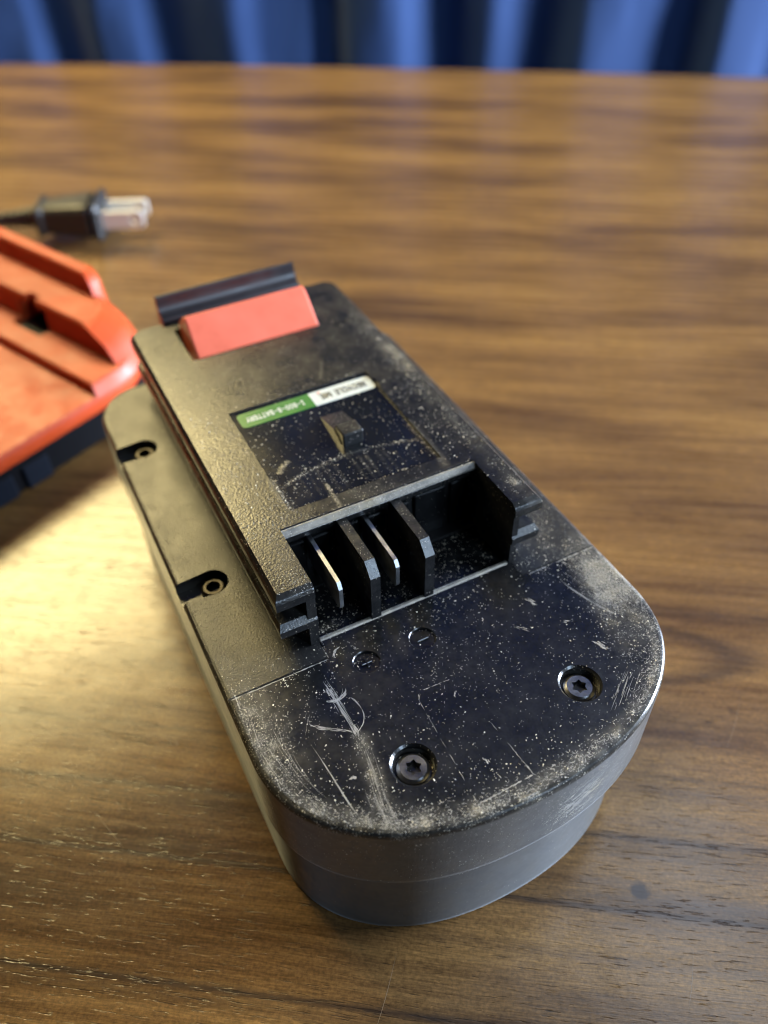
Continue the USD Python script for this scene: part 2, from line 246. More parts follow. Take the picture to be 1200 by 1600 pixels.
def curtain_mat():
    N = {'g': ('geometry', {}), 'm': ('mapping', {'scale': (900, 900, 900)}), 'n': ('noise_texture', {'scale': 1.0, 'detail': 2}),
         'm2': ('mapping', {'scale': (9, 9, 3)}), 'n2': ('noise_texture', {'scale': 1.0, 'detail': 4}),
         'c': ('rgb_ramp', {'ramp': [(0.3, (0.024, 0.053, 0.150)), (0.7, (0.036, 0.076, 0.20))]}), 'b': ('bump', {'distance': 0.0003}),
         'd': ('principled_bsdf', {'roughness': 0.8, 'sheen_weight': 0.25, 'sheen_roughness': 0.4, 'specular_ior_level': 0.2}), 't': ('translucent_bsdf', {}), 'x': ('mix_closure', {'fac': 0.4})}
    L = [('g.position', 'm.vector'), ('m.vector', 'n.vector'), ('g.position', 'm2.vector'), ('m2.vector', 'n2.vector'), ('n2.fac', 'c.fac'), ('c.color', 'd.base_color'), ('c.color', 't.color'),
         ('n.fac', 'b.height'), ('b.normal', 'd.normal'), ('d.BSDF', 'x.closure1'), ('t.BSDF', 'x.closure2')]
    return mat('blue_curtain_cloth', N, L, 'x.closure')
M_curtain = curtain_mat()

# ------------------------------------------------------------------ table
def table():
    # far edge measured in the photograph (mm), gently bowed; elsewhere the top runs out of the frame
    far = [(-900, 500), (-600, 512), (-420, 513), (-255, 506), (-126, 494), (0, 478), (99, 464), (232, 442), (420, 402), (700, 330), (900, 270)]
    from scipy.interpolate import CubicSpline
    cs = CubicSpline(*np.array(far, float).T)
    xs = np.linspace(-900, 900, 61)
    outline = [(-900.0, -450.0), (900.0, -450.0)] + [(x, float(cs(x))) for x in xs[::-1]]
    top = CrossSection([np.array(outline)])
    t = Manifold()
    parts = []
    for inset, z0, z1 in ((4.0, -1.0, 0.0), (2.2, -2.2, -0.5), (0.8, -4, -1.8), (0, -26, -3.8)):
        parts.append(Manifold.extrude(top.offset(-inset, m3.JoinType.Round), z1 - z0).translate((0, 0, z0)))
    return Manifold.batch_boolean(parts, m3.OpType.Add)
tb = thing('wooden_table', 'dark brown varnished wooden table that everything rests on', 'table')
obj('tabletop', table(), M_wood, tb, smooth=40)
obj('apron', rbox(-800, 800, 225, 243, -110, -26.5, 1), M_wood, tb)

M_tscratch = simple('pale_scratch', (0.20, 0.15, 0.10), 0.5)
def table_scratches():
    V, F, k = [], [], 0
    for (x0, y0), (x1, y1), w in (((-12, -62), (-7, -47), .07), ((-10, -70), (-8.6, -64), .08), ((44, -58), (48, -47), .07), ((-60, -70), (-52, -58), .06), ((58, -30), (64, -40), .06), ((30, -66), (46, -63), .05), ((-70, -18), (-62, -26), .06), ((66, -8), (74, 6), .06), ((-26, -62), (-22, -66), .07)):
        t = np.linspace(0, 1, 9); bow = 0.25 * np.sin(t * math.pi)
        p = np.c_[x0 + (x1 - x0) * t + bow, y0 + (y1 - y0) * t - bow]; d = np.array([x1 - x0, y1 - y0]); d = d / np.linalg.norm(d); nn = np.array([-d[1], d[0]])
        ww = (w * np.sin(np.linspace(.1, math.pi - .1, 9)))[:, None]
        V.append(np.c_[np.vstack([p + nn * ww / 2, p - nn * ww / 2]), np.full(18, 0.008)]); i0 = np.arange(8)
        F.append(np.vstack([np.c_[i0, i0 + 9, i0 + 10], np.c_[i0, i0 + 10, i0 + 1]]) + k); k += 18
    return np.vstack(V), np.vstack(F)
tag(obj('scratch', table_scratches(), M_tscratch, tb, smooth=False), kind='stuff')

# ------------------------------------------------------------------ curtain
def curtain():
    # folds: (x in mm, depth towards the viewer), read off the photograph's light and dark stripes
    px = [(-260, 0), (-200, 1), (-120, 0), (-40, 1), (30, 0.95), (85, 0), (150, .8), (200, .75), (245, 0), (365, 1.0), (408, .55), (470, .5), (522, 0), (548, .9), (620, 1.0), (700, 0), (768, .9), (850, .05), (930, 1.0), (1010, .75), (1102, 0), (1150, 1.0), (1210, .8), (1290, 0), (1370, 1), (1440, 0), (1530, 1)]
    k = [((p - 600) / 1.84, d) for p, d in px]
    left = [(-1500 + i * 75, i % 2 * (0.7 + 0.3 * rng.random())) for i in range(14)]; right = [(560 + i * 75, i % 2 * (0.7 + 0.3 * rng.random())) for i in range(14)]
    k = np.array([q for q in left if q[0] < k[0][0] - 30] + k + [q for q in right if q[0] > k[-1][0] + 30])
    from scipy.interpolate import PchipInterpolator
    f = PchipInterpolator(k[:, 0], k[:, 1])
    xs = np.arange(-1500, 1500, 4.0); zs = np.r_[np.arange(-650, 320, 20.0), np.arange(320, 1600, 80.0)]
    X, Z = np.meshgrid(xs, zs)
    wob = 5 * (meshkit.fbm(np.stack([X / 160, Z / 400, 0 * X], -1), 3) - .5)
    Y = 740 - 27 * f(np.clip(X + wob, k[0, 0], k[-1, 0])) + 16 * (meshkit.fbm(np.stack([X / 60, Z / 130, 0 * X + 5], -1), 3) - .5)
    nx, nz = len(xs), len(zs)
    i, j = np.meshgrid(np.arange(nz - 1), np.arange(nx - 1), indexing='ij')
    q = np.stack([i * nx + j, i * nx + j + 1, (i + 1) * nx + j + 1, (i + 1) * nx + j], -1).reshape(-1, 4)
    P = np.stack([X, Y, Z], -1).reshape(-1, 3)
    back = P + [0, 1.2, 0]; n = len(P)
    F = np.vstack([q, q[:, ::-1] + n])
    return np.vstack([P, back]), F
ct = obj('curtain', curtain(), M_curtain, smooth=True)
tag(ct, 'blue fabric curtain hanging in vertical folds behind the table', 'curtain')

# ------------------------------------------------------------------ battery pack
pack = thing('battery_pack', 'dusty black plastic power tool battery pack with red release button', 'battery pack', (0, 0, 0), 26.42)
HALF = np.array([(-40.4, 20), (-40.4, -9), (-40.0, -17), (-38.3, -23.4), (-34.8, -28.7), (-30.5, -32.6), (-26.4, -35.2), (-20, -37.9), (-13, -39.7), (0, -41)])
from scipy.interpolate import splprep, splev
def near_curve():
    c = HALF[1:]; c = np.vstack([c, (c[:-1] * [-1, 1])[::-1]])
    tck, _ = splprep(c.T, s=0.3, k=3); return np.array(splev(np.linspace(0, 1, 120), tck)).T
far_c = [(40.4, 88.0)] + [(40.4 - 12 * (1 - math.cos(a)), 90 + 12.5 * math.sin(a)) for a in np.linspace(0, math.pi / 2, 14)]
OUT = np.vstack([near_curve(), far_c, [(-x, y) for x, y in far_c[::-1]]])
from shapely.geometry import Polygon as SP, LineString, Point
SPOLY = SP(OUT)
def inset(d, xs=0.0):
    p = SPOLY.buffer(-d, join_style=1) if d else SPOLY
    c = np.array(p.exterior.coords)[:-1]
    if SP(c).exterior.is_ccw is False: c = c[::-1]
    return c
ZT, ZB = 40.0, 56.2
def hull_rings(rings):
    return Manifold.hull_points(np.vstack([np.c_[p, np.full(len(p), z)] for p, z in rings]))
lid = hull_rings([(inset(0.4), 21.75), (inset(0.1), 22.15), (inset(0), 23.0), (inset(0), 38.9), (inset(0.25), 39.5), (inset(0.6), 39.85), (inset(1.1), ZT)])
SCREWS = [(-17.0, -26.24), (17.0, -26.24)]
NOTCH = [(-34.3, 75.6), (-33.5, 27.8)]
cuts = []
for x, y in SCREWS: cuts += [cyl(x, y, 37.9, 42, 3.55), cyl(x, y, 39.6, 41, 3.55, 5.0)]
for x, y in NOTCH:
    for s in (1,):
        cuts.append(hull(cyl(s * x, y, 37.2, 42, 3.3), cyl(s * (x - 9), y, 37.2, 42, 2.5)))
for x, y in ((-3.0, -4.3), (-14.7, -4.2)): cuts.append(cyl(x, y, 39.5, 42, 2.45)); cuts.append(cyl(x, y, 39.85, 40.2, 2.45, 2.8))
cuts += [box(-41, -20.5, -0.16, 0.16, 39.75, 42), box(22.3, 41, -0.16, 0.16, 39.75, 42), box(-20.66, -20.34, -0.16, 4, 39.75, 42),
         box(-20.3, 21.6, 4.9, 17.0, 39.2, 42)]
lid = lid - Manifold.batch_boolean(cuts, m3.OpType.Add)
# polarity marks
lid += rbox(-4.2, -1.8, -4.55, -4.1, 39.5, 39.95, 0.1)
lid += rbox(-15.8, -13.6, -4.4, -4.0, 39.5, 39.9, 0.1) + rbox(-14.9, -14.5, -5.3, -3.1, 39.5, 39.9, 0.1)
lid_near, lid_far = lid.split_by_plane((0, -1, 0), -6.0)
lid = Manifold() 
def arr(m): q = m.to_mesh(); return np.array(q.vert_properties[:, :3], float), np.array(q.tri_verts)
(va, fa), (vb, fb) = arr(lid_near.refine_to_length(0.32)), arr(lid_far.refine_to_length(0.9))
lid = (np.vstack([va, vb]), np.vstack([fa, fb + len(va)]))
lid_bd = np.array(SPOLY.exterior.segmentize(0.5).coords)
lid_tree = cKDTree(lid_bd)
def edge_dist(v): return lid_tree.query(v[:, :2])[0]
def seg_dist(p, a, b):
    a, b = np.array(a, float), np.array(b, float); t = np.clip(((p - a) @ (b - a)) / ((b - a) @ (b - a)), 0, 1)
    return np.linalg.norm(p - (a + t[:, None] * (b - a)), axis=1)
def poly_dist(p, pts): return np.min([seg_dist(p, pts[i], pts[i + 1]) for i in range(len(pts) - 1)], 0)
def lid_dust(v, n):
    p = v[:, :2]; d = edge_dist(v); top = smooth(v[:, 2], 38.5, 39.3)
    f1 = fbm(np.c_[p, 0 * d], 0.12, 4, 3); f2 = fbm(np.c_[p, 0 * d], 0.5, 4, 11)
    near = smooth(-p[:, 1], -6, 12)
    band = np.exp(-((d - 1.9) / (1.0 + 1.9 * f1)) ** 2) * (0.12 + 1.15 * f2) * (0.30 + 0.8 * near)
    # smears
    left = np.exp(-((p[:, 0] + 37.2) / 3.6) ** 2 - ((p[:, 1] + 10) / 13) ** 2) * (0.4 + 0.9 * f2)
    right = smooth(p[:, 0] - 0.25 * (p[:, 1] + 20), 26, 31) * np.exp(-((p[:, 1] + 9) / 13) ** 2) * (0.65 + 0.85 * f2)
    mid = np.exp(-(poly_dist(p, [(-22.5, -17.5), (-23.4, -23), (-24.6, -30), (-24.5, -37)]) / (1.1 + 0.06 * np.maximum(0, -p[:, 1] - 15))) ** 2) * (0.15 + 1.0 * f2)
    rside = np.exp(-((p[:, 0] - 30) / 6) ** 2 - ((p[:, 1] - 10) / 8) ** 2) * (0.2 + 0.6 * f2)
    lside = np.exp(-((p[:, 0] + 34) / 8) ** 2 - ((p[:, 1] - 10) / 12) ** 2) * 0.35 * f2 * 2
    dust = 0.9 * top * np.maximum.reduce([band, left, right, mid, rside, lside])
    # rubbed patch on the skirt near the front right
    g = math.hypot
    str_ = fbm(np.c_[p[:, 0] * .30 + v[:, 2] * .22, v[:, 2] * 1.5 - p[:, 0] * .5, 0 * d], 1.0, 4, 5)
    sk = np.exp(-((p[:, 0] - 8.5) / 6.0) ** 2 - ((v[:, 2] - 30) / 6.5) ** 2) * smooth(-p[:, 1], 34, 38.5) * (1 - top) * (0.25 + 0.75 * smooth(str_, .40, .66))
    seam = np.exp(-((v[:, 2] - 22.1) / 0.35) ** 2) * smooth(-p[:, 1], 20, 36) * smooth(p[:, 0], -28, 2) * (0.2 + 0.9 * f2)
    rim = np.exp(-((v[:, 2] - 39.2) / 0.35) ** 2) * smooth(p[:, 0] - 0.3 * p[:, 1], -2, 16) * near * 0.35
    return np.clip(np.maximum.reduce([dust, sk * 1.45, seam * 2.0, rim]), 0, 1)
def skirt_powder(v, n): return (1 - smooth(v[:, 2], 38.7, 39.3)) * 0.085 * (0.85 + 0.3 * fbm(v, 0.5, 4, 14))
def ribbon_set(strokes, z=40.006):
    """strokes: list of (points (k,2), width). Flat hair-thin ribbons lying on the plastic."""
    V, F, k = [], [], 0
    for pts, w in strokes:
        p = np.asarray(pts, float); t = np.gradient(p, axis=0); t /= np.linalg.norm(t, axis=1, keepdims=True) + 1e-9
        nrm = np.c_[-t[:, 1], t[:, 0]]; ww = w * np.sin(np.linspace(0.12, math.pi - 0.12, len(p)))[:, None] * (0.7 + 0.6 * rng.random((len(p), 1)))
        V.append(np.c_[np.vstack([p + nrm * ww / 2, p - nrm * ww / 2]), np.full(2 * len(p), z + 0.004 * rng.random())])
        m = len(p); i0 = np.arange(m - 1)
        F.append(np.vstack([np.c_[i0, i0 + m, i0 + m + 1], np.c_[i0, i0 + m + 1, i0 + 1]]) + k); k += 2 * m
    return np.vstack(V), np.vstack(F)
def resample(pts, n):
    p = np.asarray(pts, float); d = np.r_[0, np.cumsum(np.linalg.norm(np.diff(p, axis=0), axis=1))]
    if len(p) > 2:
        tck, _ = splprep(p.T, s=0, k=min(3, len(p) - 1)); return np.array(splev(np.linspace(0, 1, n), tck)).T
    return np.c_[np.interp(np.linspace(0, d[-1], n), d, p[:, 0]), np.interp(np.linspace(0, d[-1], n), d, p[:, 1])]
def on_lid(p):
    if not SPOLY.buffer(-1.2).contains(Point(*p)) or p[1] > 3.2: return False
    return all(math.hypot(p[0] - a, p[1] - b) > r for (a, b), r in [(q, 5.2) for q in SCREWS] + [((-3, -4.3), 2.7), ((-14.7, -4.2), 2.7)])
strokes = []
def scribble(pts, spread, count, w, part=(0.15, 0.5)):
    c = resample(pts, 60)
    for _ in range(count):
        L_ = int(60 * rng.uniform(*part)); i0 = rng.integers(0, 60 - L_); q = c[i0:i0 + L_:3].copy()
        if len(q) < 3: continue
        q += rng.normal(0, spread, 2) + np.cumsum(rng.normal(0, 0.025, q.shape), 0)
        if all(on_lid(a) for a in q): strokes.append((q, w * rng.uniform(.5, 1.3)))
def whole(pts, w, n=30):
    q = resample(pts, n) + rng.normal(0, 0.03, (n, 2))
    for a in range(0, n - 4, 6):
        if rng.random() < .86: strokes.append((q[a:a + 8], w * rng.uniform(.6, 1.2)))
whole([(-20.6, -9.6), (-19.9, -11.6), (-20.2, -14.2), (-22.7, -16.5)], .20); scribble([(-20.6, -9.6), (-19.9, -11.6), (-20.2, -14.2), (-22.7, -16.5)], .10, 10, .1)
whole([(-22.9, -16.5), (-25.0, -14.6), (-27.2, -13.3), (-29.2, -11.2)], .16); scribble([(-22.9, -16.5), (-25.0, -14.6), (-27.2, -13.3), (-29.2, -11.2)], .18, 14, .1)
scribble([(-23.4, -4.6), (-23.2, -8), (-22.9, -12), (-22.8, -17)], .32, 44, .08); scribble([(-23.4, -5.6), (-23.2, -8.4)], .36, 40, .10, (.2, .5))
scribble([(-24.8, -8.2), (-23, -9.0), (-21.2, -8.3), (-20.7, -7.2)], .16, 26, .12); scribble([(-22.8, -15), (-23.0, -17)], .3, 20, .1, (.4, .9))
for pts, sp, n, w in (([(-22.9, -17), (-23.4, -23), (-24.6, -30), (-24.6, -37)], .5, 22, .05), ([(-23.4, -24), (-24.6, -30), (-24.4, -36.5)], .7, 20, .05), ([(-30.6, -14.5), (-30, -20), (-29.6, -25.5), (-27.8, -34)], .05, 14, .09),
                      ([(-33.4, -6), (-34.2, -18), (-31, -27)], .9, 10, .04), ([(-36, -3), (-37, -14), (-34.5, -23)], .9, 16, .045), ([(28.4, -4.5), (30.0, -11), (33.6, -18.5)], .10, 14, .08), ([(31, -2), (34.5, -10), (37, -18)], 1.5, 34, .035), ([(33, -3), (36.6, -12), (37.6, -19)], .9, 20, .04),
                      ([(19.5, -5.4), (20.6, -7.8)], .25, 26, .12), ([(13.5, -9.5), (16.2, -12.5)], .15, 8, .1), ([(22.5, -13.2), (24.6, -14.2)], .2, 8, .12), ([(25, -20), (26.5, -23)], .4, 22, .13), ([(20, -33), (28, -27.5)], .8, 24, .06), ([(-27.6, -23.4), (-26.2, -24.0)], .12, 10, .2), ([(-25.2, -24.4), (-24.2, -24.2)], .12, 8, .2),
                      ([(-6.0, -30.5), (-5.9, -32.5)], .15, 8, .15), ([(-5.8, -33.8), (-5.4, -35.4)], .05, 5, .12), ([(-3.6, -17.4), (-4.4, -18.4)], .2, 8, .14), ([(-17.8, 1.2), (-18.8, .7), (-19.8, -.3)], .12, 16, .14), ([(-15.6, 0.4), (-15.0, -0.6)], .15, 8, .13), ([(-27.5, -8.5), (-30.5, -13.5)], .7, 5, .05)):
    scribble(pts, sp, n, w)
for a, b, w, keep in (((-9.0, -14.3), (-3.2, -14.6), .13, .6), ((-9.6, -14.7), (-10.2, -16), .13, .9), ((-10.2, -16), (-11.2, -37.0), .07, .5), ((-2.2, -16), (-0.5, -36.4), .07, .4), ((-11.2, -37.2), (-0.6, -37.0), .22, .98), ((-0.5, -35.2), (-0.5, -37.0), .16, .9),
                      ((-39.6, -0.35), (-20.6, -0.35), .22, .8), ((-20.5, -0.3), (-20.5, 2.6), .12, .5), ((22.4, -0.35), (39.6, -0.35), .26, .85), ((-38.6, 0.5), (-38.9, -4), .3, .7)):
    c = resample([a, b], 40)
    for k in range(0, 37, 3):
        if rng.random() < keep: strokes.append((c[k:k + 5] + rng.normal(0, .03, (len(c[k:k + 5]), 2)), w * rng.uniform(.6, 1.3)))
# rubbed band round the rim: short strokes, mostly along the edge
rim_c = inset(0)
rim_line = LineString(np.vstack([rim_c, rim_c[:1]]))
for _ in range(5200):
    s0 = rng.random() * rim_line.length; P1 = np.array(rim_line.interpolate(s0).coords[0])
    if P1[1] > 2: continue
    P2 = np.array(rim_line.interpolate(min(s0 + .4, rim_line.length)).coords[0]); tg = P2 - P1; ln = np.linalg.norm(tg)
    if ln < 1e-6: continue
    tg /= ln; nn = np.array([-tg[1], tg[0]]); nn = nn if SPOLY.contains(Point(*(P1 + nn * .5))) else -nn
    wgt = 0.30 + 0.9 * math.exp(-((P1[0] + 8) / 24) ** 2) * (P1[1] < -18) + 0.5 * math.exp(-((P1[0] - 27) ** 2 + (P1[1] + 32) ** 2) / 60)
    wgt *= 0.35 + 1.3 * float(meshkit.fbm(np.array([[P1[0] * .3, P1[1] * .3, 1.0]]), 3)[0])
    if rng.random() > wgt: continue
    dpt = 1.3 + abs(rng.normal(0, 1.5)) * (0.6 + .8 * float(meshkit.fbm(np.array([[P1[0] * .18, P1[1] * .18, 4.0]]), 3)[0]))
    a = rng.normal(0, .5); dr = tg * math.cos(a) + nn * math.sin(a); L_ = 0.15 + 0.8 * rng.random() ** 2
    q = P1 + nn * dpt + np.linspace(-.5, .5, 5)[:, None] * dr * L_ + rng.normal(0, .02, (5, 2))
    if all(on_lid(b) for b in q): strokes.append((q, 0.045 + 0.09 * rng.random() ** 2))
M_scuff = simple('pale_scuff', (0.30, 0.285, 0.26), 0.65, var=0.3)
lid_prim = obj('case_lid', lid, M_lid, pack, smooth=28, attrs={'dust': lid_dust, 'powder': skirt_powder, 'grain': lambda v, n: smooth(v[:, 1], -.3, .3) * (v[:, 2] > 39) * ((v[:, 0] < -20.5) | (v[:, 0] > 22.4) | (v[:, 1] > 5))})
tag(obj('scuff_mark', ribbon_set(strokes), M_scuff, lid_prim, smooth=False), kind='stuff')
# lower body: drawn in at its right and far sides
def body_ring(z, f, dx0, dx1, dy1):
    c = inset(f); x = c[:, 0]; y = c[:, 1]
    t = (x + 40.4) / 80.8
    return np.c_[x + dx0 * (1 - t) - dx1 * t, np.where(y > 20, 20 + (y - 20) * (1 - dy1 / 80), y)], z
body = hull_rings([body_ring(0.0, 1.4, .2, 4.2, 8), body_ring(0.8, 0.9, .2, 4.2, 8), body_ring(21.3, 0.85, .4, 4.4, 6)])
body = (body + slab(body_ring(0, 3.0, .4, 4.4, 6)[0], 20, 22)).refine_to_length(1.2)
def body_dust(v, n):
    f = fbm(v, 0.35, 4, 2)
    return np.clip(np.exp(-((v[:, 2] - 21.3) / 0.5) ** 2) * f * smooth(v[:, 0], -25, 0) + 0.25 * smooth(f, .62, .8) * smooth(v[:, 0], -20, 10), 0, 1)
obj('case_body', body, M_body, pack, smooth=28, attrs={'dust': body_dust, 'powder': lambda v, n: np.full(len(v), 0.075)})

# slide block
BX, Y0, Y1 = 27.8, 4.2, 101.0
def block_ring(ins, z, y0=Y0):
    return round_rect(-BX + ins, BX - ins, y0 + ins * 0.8, Y1 - ins, 3.0, 6), z
def plain(x0, x1, y0, y1, r=0.5): return round_rect(x0, x1, y0, y1, r, 3)
def near_square(ins, y0):    # plan with square near corners and rounded far ones
    pts = [(-BX + ins, y0), (BX - ins, y0)]
    pts += [(BX - ins - 3 + 3 * math.cos(a), Y1 - ins - 3 + 3 * math.sin(a)) for a in np.linspace(0, math.pi / 2, 8)]
    pts += [(-(BX - ins - 3 + 3 * math.cos(a)), Y1 - ins - 3 + 3 * math.sin(a)) for a in np.linspace(math.pi / 2, 0, 8)]
    return np.array(pts)
block = hull_rings([(near_square(0, 3.6), 53.2), (near_square(0, 3.6), 54.9), (near_square(.25, 4.0), 55.55), (near_square(.9, 5.0), ZB)])     # top plate
block += hull_rings([(near_square(.2, 3.5), 45.8), (near_square(.0, 3.5), 46.2), (near_square(.0, 3.5), 47.4), (near_square(.5, 4.6), 48.5)])  # lower lip
block += slab(near_square(3.6, 8.0), 39.9, 54)                                                                                             # core
block = block - box(-20.4, 21.6, -5, 18.9, 39, 60)                                                                                         # terminal bay
block += box(-22.2, -20.4, 3.9, 20, 39.8, 54.2) + box(21.6, 22.9, 3.9, 20, 39.8, 54.2)
block += Manifold.hull_points(np.array([(-24.2, 8, 39.9), (-23.6, 8, 39.9), (-22.2, 4.2, 39.9), (-22.2, 4.8, 39.9), (-24.2, 8, 46), (-23.6, 8, 46), (-22.2, 4.2, 46), (-22.2, 4.8, 46)], float))
# bevelled lip along the bay's back edge, recessed panel, button well
block = block - Manifold.hull_points(np.array([(x, y, z) for x in (-20.4, 21.6) for y, z in ((18.0, 57.5), (19.9, 57.5), (18.0, 54.6), (18.9, 54.6))], float))
block += box(-20.4, 21.6, 18.6, 19.6, 53.0, 55.0)
block = block - box(-20.4, 21.6, 18.0, 20.4, 39.0, 53.0)
block = block - box(-16.9, 16.4, 23.2, 57.6, 55.6, 60)
block = block - box(15.9, 16.9, 51.0, 54.4, 55.5, 60)
block = block - box(-17.3, 15.6, 80.9, 96.2, 52.0, 60)
block = block - box(-19.2, 19.2, 98.6, 103, 50, 60)
block = block.refine_to_length(0.6)
def block_dust(v, n):
    p = v[:, :2]; z0 = 0 * v[:, 0]; f1 = fbm(np.c_[p, z0], 0.10, 4, 31); f2 = fbm(np.c_[p, z0], 0.45, 4, 32); up = n[:, 2] > 0.5
    redge = np.exp(-((p[:, 0] - 25.6) / 2.2) ** 2) * smooth(p[:, 1], 110, 60) * (0.15 + .8 * f2) * (0.55 + 0.8 * smooth(f1, .45, .62))
    patch = np.exp(-((p[:, 0] - 24.5) / 2.5) ** 2 - ((p[:, 1] - 72) / 9) ** 2) * (0.1 + .7 * f2)
    panel = (np.abs(p[:, 0]) < 16.6) & (p[:, 1] > 23) & (p[:, 1] < 57.8)
    fr = np.maximum(np.exp(-(seg_dist(p, (-16.6, 23.4), (-16.6, 33)) / .9) ** 2), np.exp(-(seg_dist(p, (16.2, 21), (16.2, 36)) / .9) ** 2)) * (0.05 + .9 * f2)
    arc = np.exp(-((p[:, 1] - (33.4 - 0.012 * p[:, 0] ** 2)) / .5) ** 2) * panel * (-0.25 + 1.3 * fbm(np.c_[p, z0], 1.5, 3, 6))
    streak = panel * smooth(p[:, 1], 33.2, 31.0) * smooth(p[:, 1], 23, 26) * smooth(fbm(np.c_[p[:, 0] * 1.5, p[:, 1] * .04, z0], 1.0, 3, 9), .42, .75) * 0.42 * np.exp(-((p[:, 0] - 1) / 12) ** 2)
    general = 0.06 * f2 * (1 - .7 * panel) + (1 - .8 * panel) * 0.25 * smooth(f1, .5, .75) * smooth(p[:, 1], 60, 5)
    nearL = np.exp(-((p[:, 0] + 22) / 4) ** 2) * smooth(p[:, 1], 40, 10) * .45 * f2
    lip = np.exp(-((p[:, 1] - 19.5) / .6) ** 2) * (np.abs(p[:, 0]) < 21) * 0.35 * f2
    return np.clip(np.where(up, np.maximum.reduce([redge, patch, fr, arc, streak, general, nearL, lip]), 0.05 * f2), 0, 1)
def block_scratch(v, n):
    p = v[:, :2]; a = 0 * v[:, 0]
    idx = np.where(n[:, 2] > .5)[0]; q = p[idx]
    for pts, wd, st in (([(-14.2, 34.6), (-13.0, 36.2), (-11.6, 37.2)], .35, .5), ([(-7.8, 19.5), (-7.4, 27)], .3, .45), ([(-20, 48), (-18.4, 51.5)], .2, .3), ([(6, 60), (9, 66)], .25, .25)):
        a[idx] = np.maximum(a[idx], st * np.exp(-(poly_dist(q, pts) / wd) ** 2))
    return a
bl = obj('slide_block', block, M_block, pack, smooth=28, attrs={'dust': block_dust, 'scratch': block_scratch})
panel = rbox(-16.8, 16.3, 23.3, 57.5, 55.55, 55.75, 0.05).refine_to_length(0.5)
obj('recessed_panel', panel, M_smooth, pack, smooth=28, attrs={'dust': lambda v, n: block_dust(v, n), 'scratch': block_scratch})
tabm = Manifold.hull_points(np.array([(0.4, 47.2, 55.4), (5.4, 47.2, 55.4), (0.4, 47.2, 55.9), (5.4, 47.2, 55.9), (0.4, 40.4, 57.5), (5.4, 40.4, 57.5), (0.4, 36.2, 55.4), (5.4, 36.2, 55.4), (0.4, 40.4, 55.4)], float)) \
     + rbox(0.6, 5.2, 36.0, 40.2, 55.4, 58.7, 0.25)
obj('locating_tab', tabm.refine_to_length(.6), M_block, pack, attrs={'dust': lambda v, n: 0.25 * fbm(v, 0.8, 3, 4) * (n[:, 2] > .4)})

# bay: floor, back wall panels, ribs, terminals
floor = rbox(-20.2, 21.4, 5.0, 20.3, 39.25, 39.6, 0.1).refine_to_length(.6)
obj('bay_floor', floor, M_lid, pack, attrs={'dust': lambda v, n: np.clip(0.0 + 0.8 * np.exp(-(((v[:, 0] + 17.0) / 2.6) ** 2 + ((v[:, 1] - 6.5) / 1.4) ** 2)) * fbm(v, .7, 3, 1) + np.exp(-((v[:, 1] - 5.0) / .5) ** 2) * .3, 0, 1)})
bead = hull(*[Manifold.cylinder(42.0, .42, .42, 20).transform(np.array([[0, 0, 1, -20.4], [1, 0, 0, y_], [0, 1, 0, z_]], float)) for y_, z_ in ((18.95, 55.68), (18.35, 55.1))]) - box(-21, 23, 15, 21, 53.0, 54.3)
obj('bay_lip', bead.refine_to_length(.6), M_block, pack, attrs={'dust': lambda v, n: 0.35 + 0.5 * fbm(v, .9, 3, 15), 'powder': lambda v, n: 0.15 + 0.5 * fbm(v, 1.4, 3, 16)})
obj('bay_sill', rbox(-20.4, 21.6, 3.95, 4.85, 39.4, 40.35, 0.2).refine_to_length(.6), M_lid, pack, attrs={'dust': lambda v, n: 0.38 + 0.4 * fbm(v, 1.2, 3, 5), 'powder': lambda v, n: (0.2 + 0.5 * fbm(v, 1.4, 3, 17)) * (n[:, 2] > -.2)})
for x0, x1 in ((-20.3, -15.8), (-14.3, -10.0), (-6.7, -4.2), (-2.2, 1.9), (4.4, 7.0), (8.4, 15.4), (16.9, 21.4)):
    obj('back_panel', rbox(x0, x1, 19.5, 20.35, 39.6, 50.8 if x0 < 8 else 51.6, 0.2), M_smooth, pack)
for i, x in enumerate((-8.4, 3.1)):
    rib = Manifold.hull_points(np.array([(x + dx, y, z) for dx in (-1.0, 1.0) for y, z in ((4.0, 39.6), (19.4, 39.6), (19.4, 54.3), (6.4, 54.3), (4.0, 51.6))], float))
    obj('divider_rib', rib.refine_to_length(.7), M_block, pack, attrs={'dust': lambda v, n: 0.28 * fbm(v, 0.9, 3, 8) * (n[:, 2] > .5)})
for i, x in enumerate((-15.0, -3.3)):
    t = Manifold.hull_points(np.array([(x + dx, y, z) for dx in (-0.38, 0.38) for y, z in ((5.3, 45.6), (19.6, 45.6), (19.6, 52.3), (5.8, 52.3), (4.9, 51.0), (4.9, 46.4))], float))
    obj('terminal_blade', t, M_blade, pack, smooth=20)
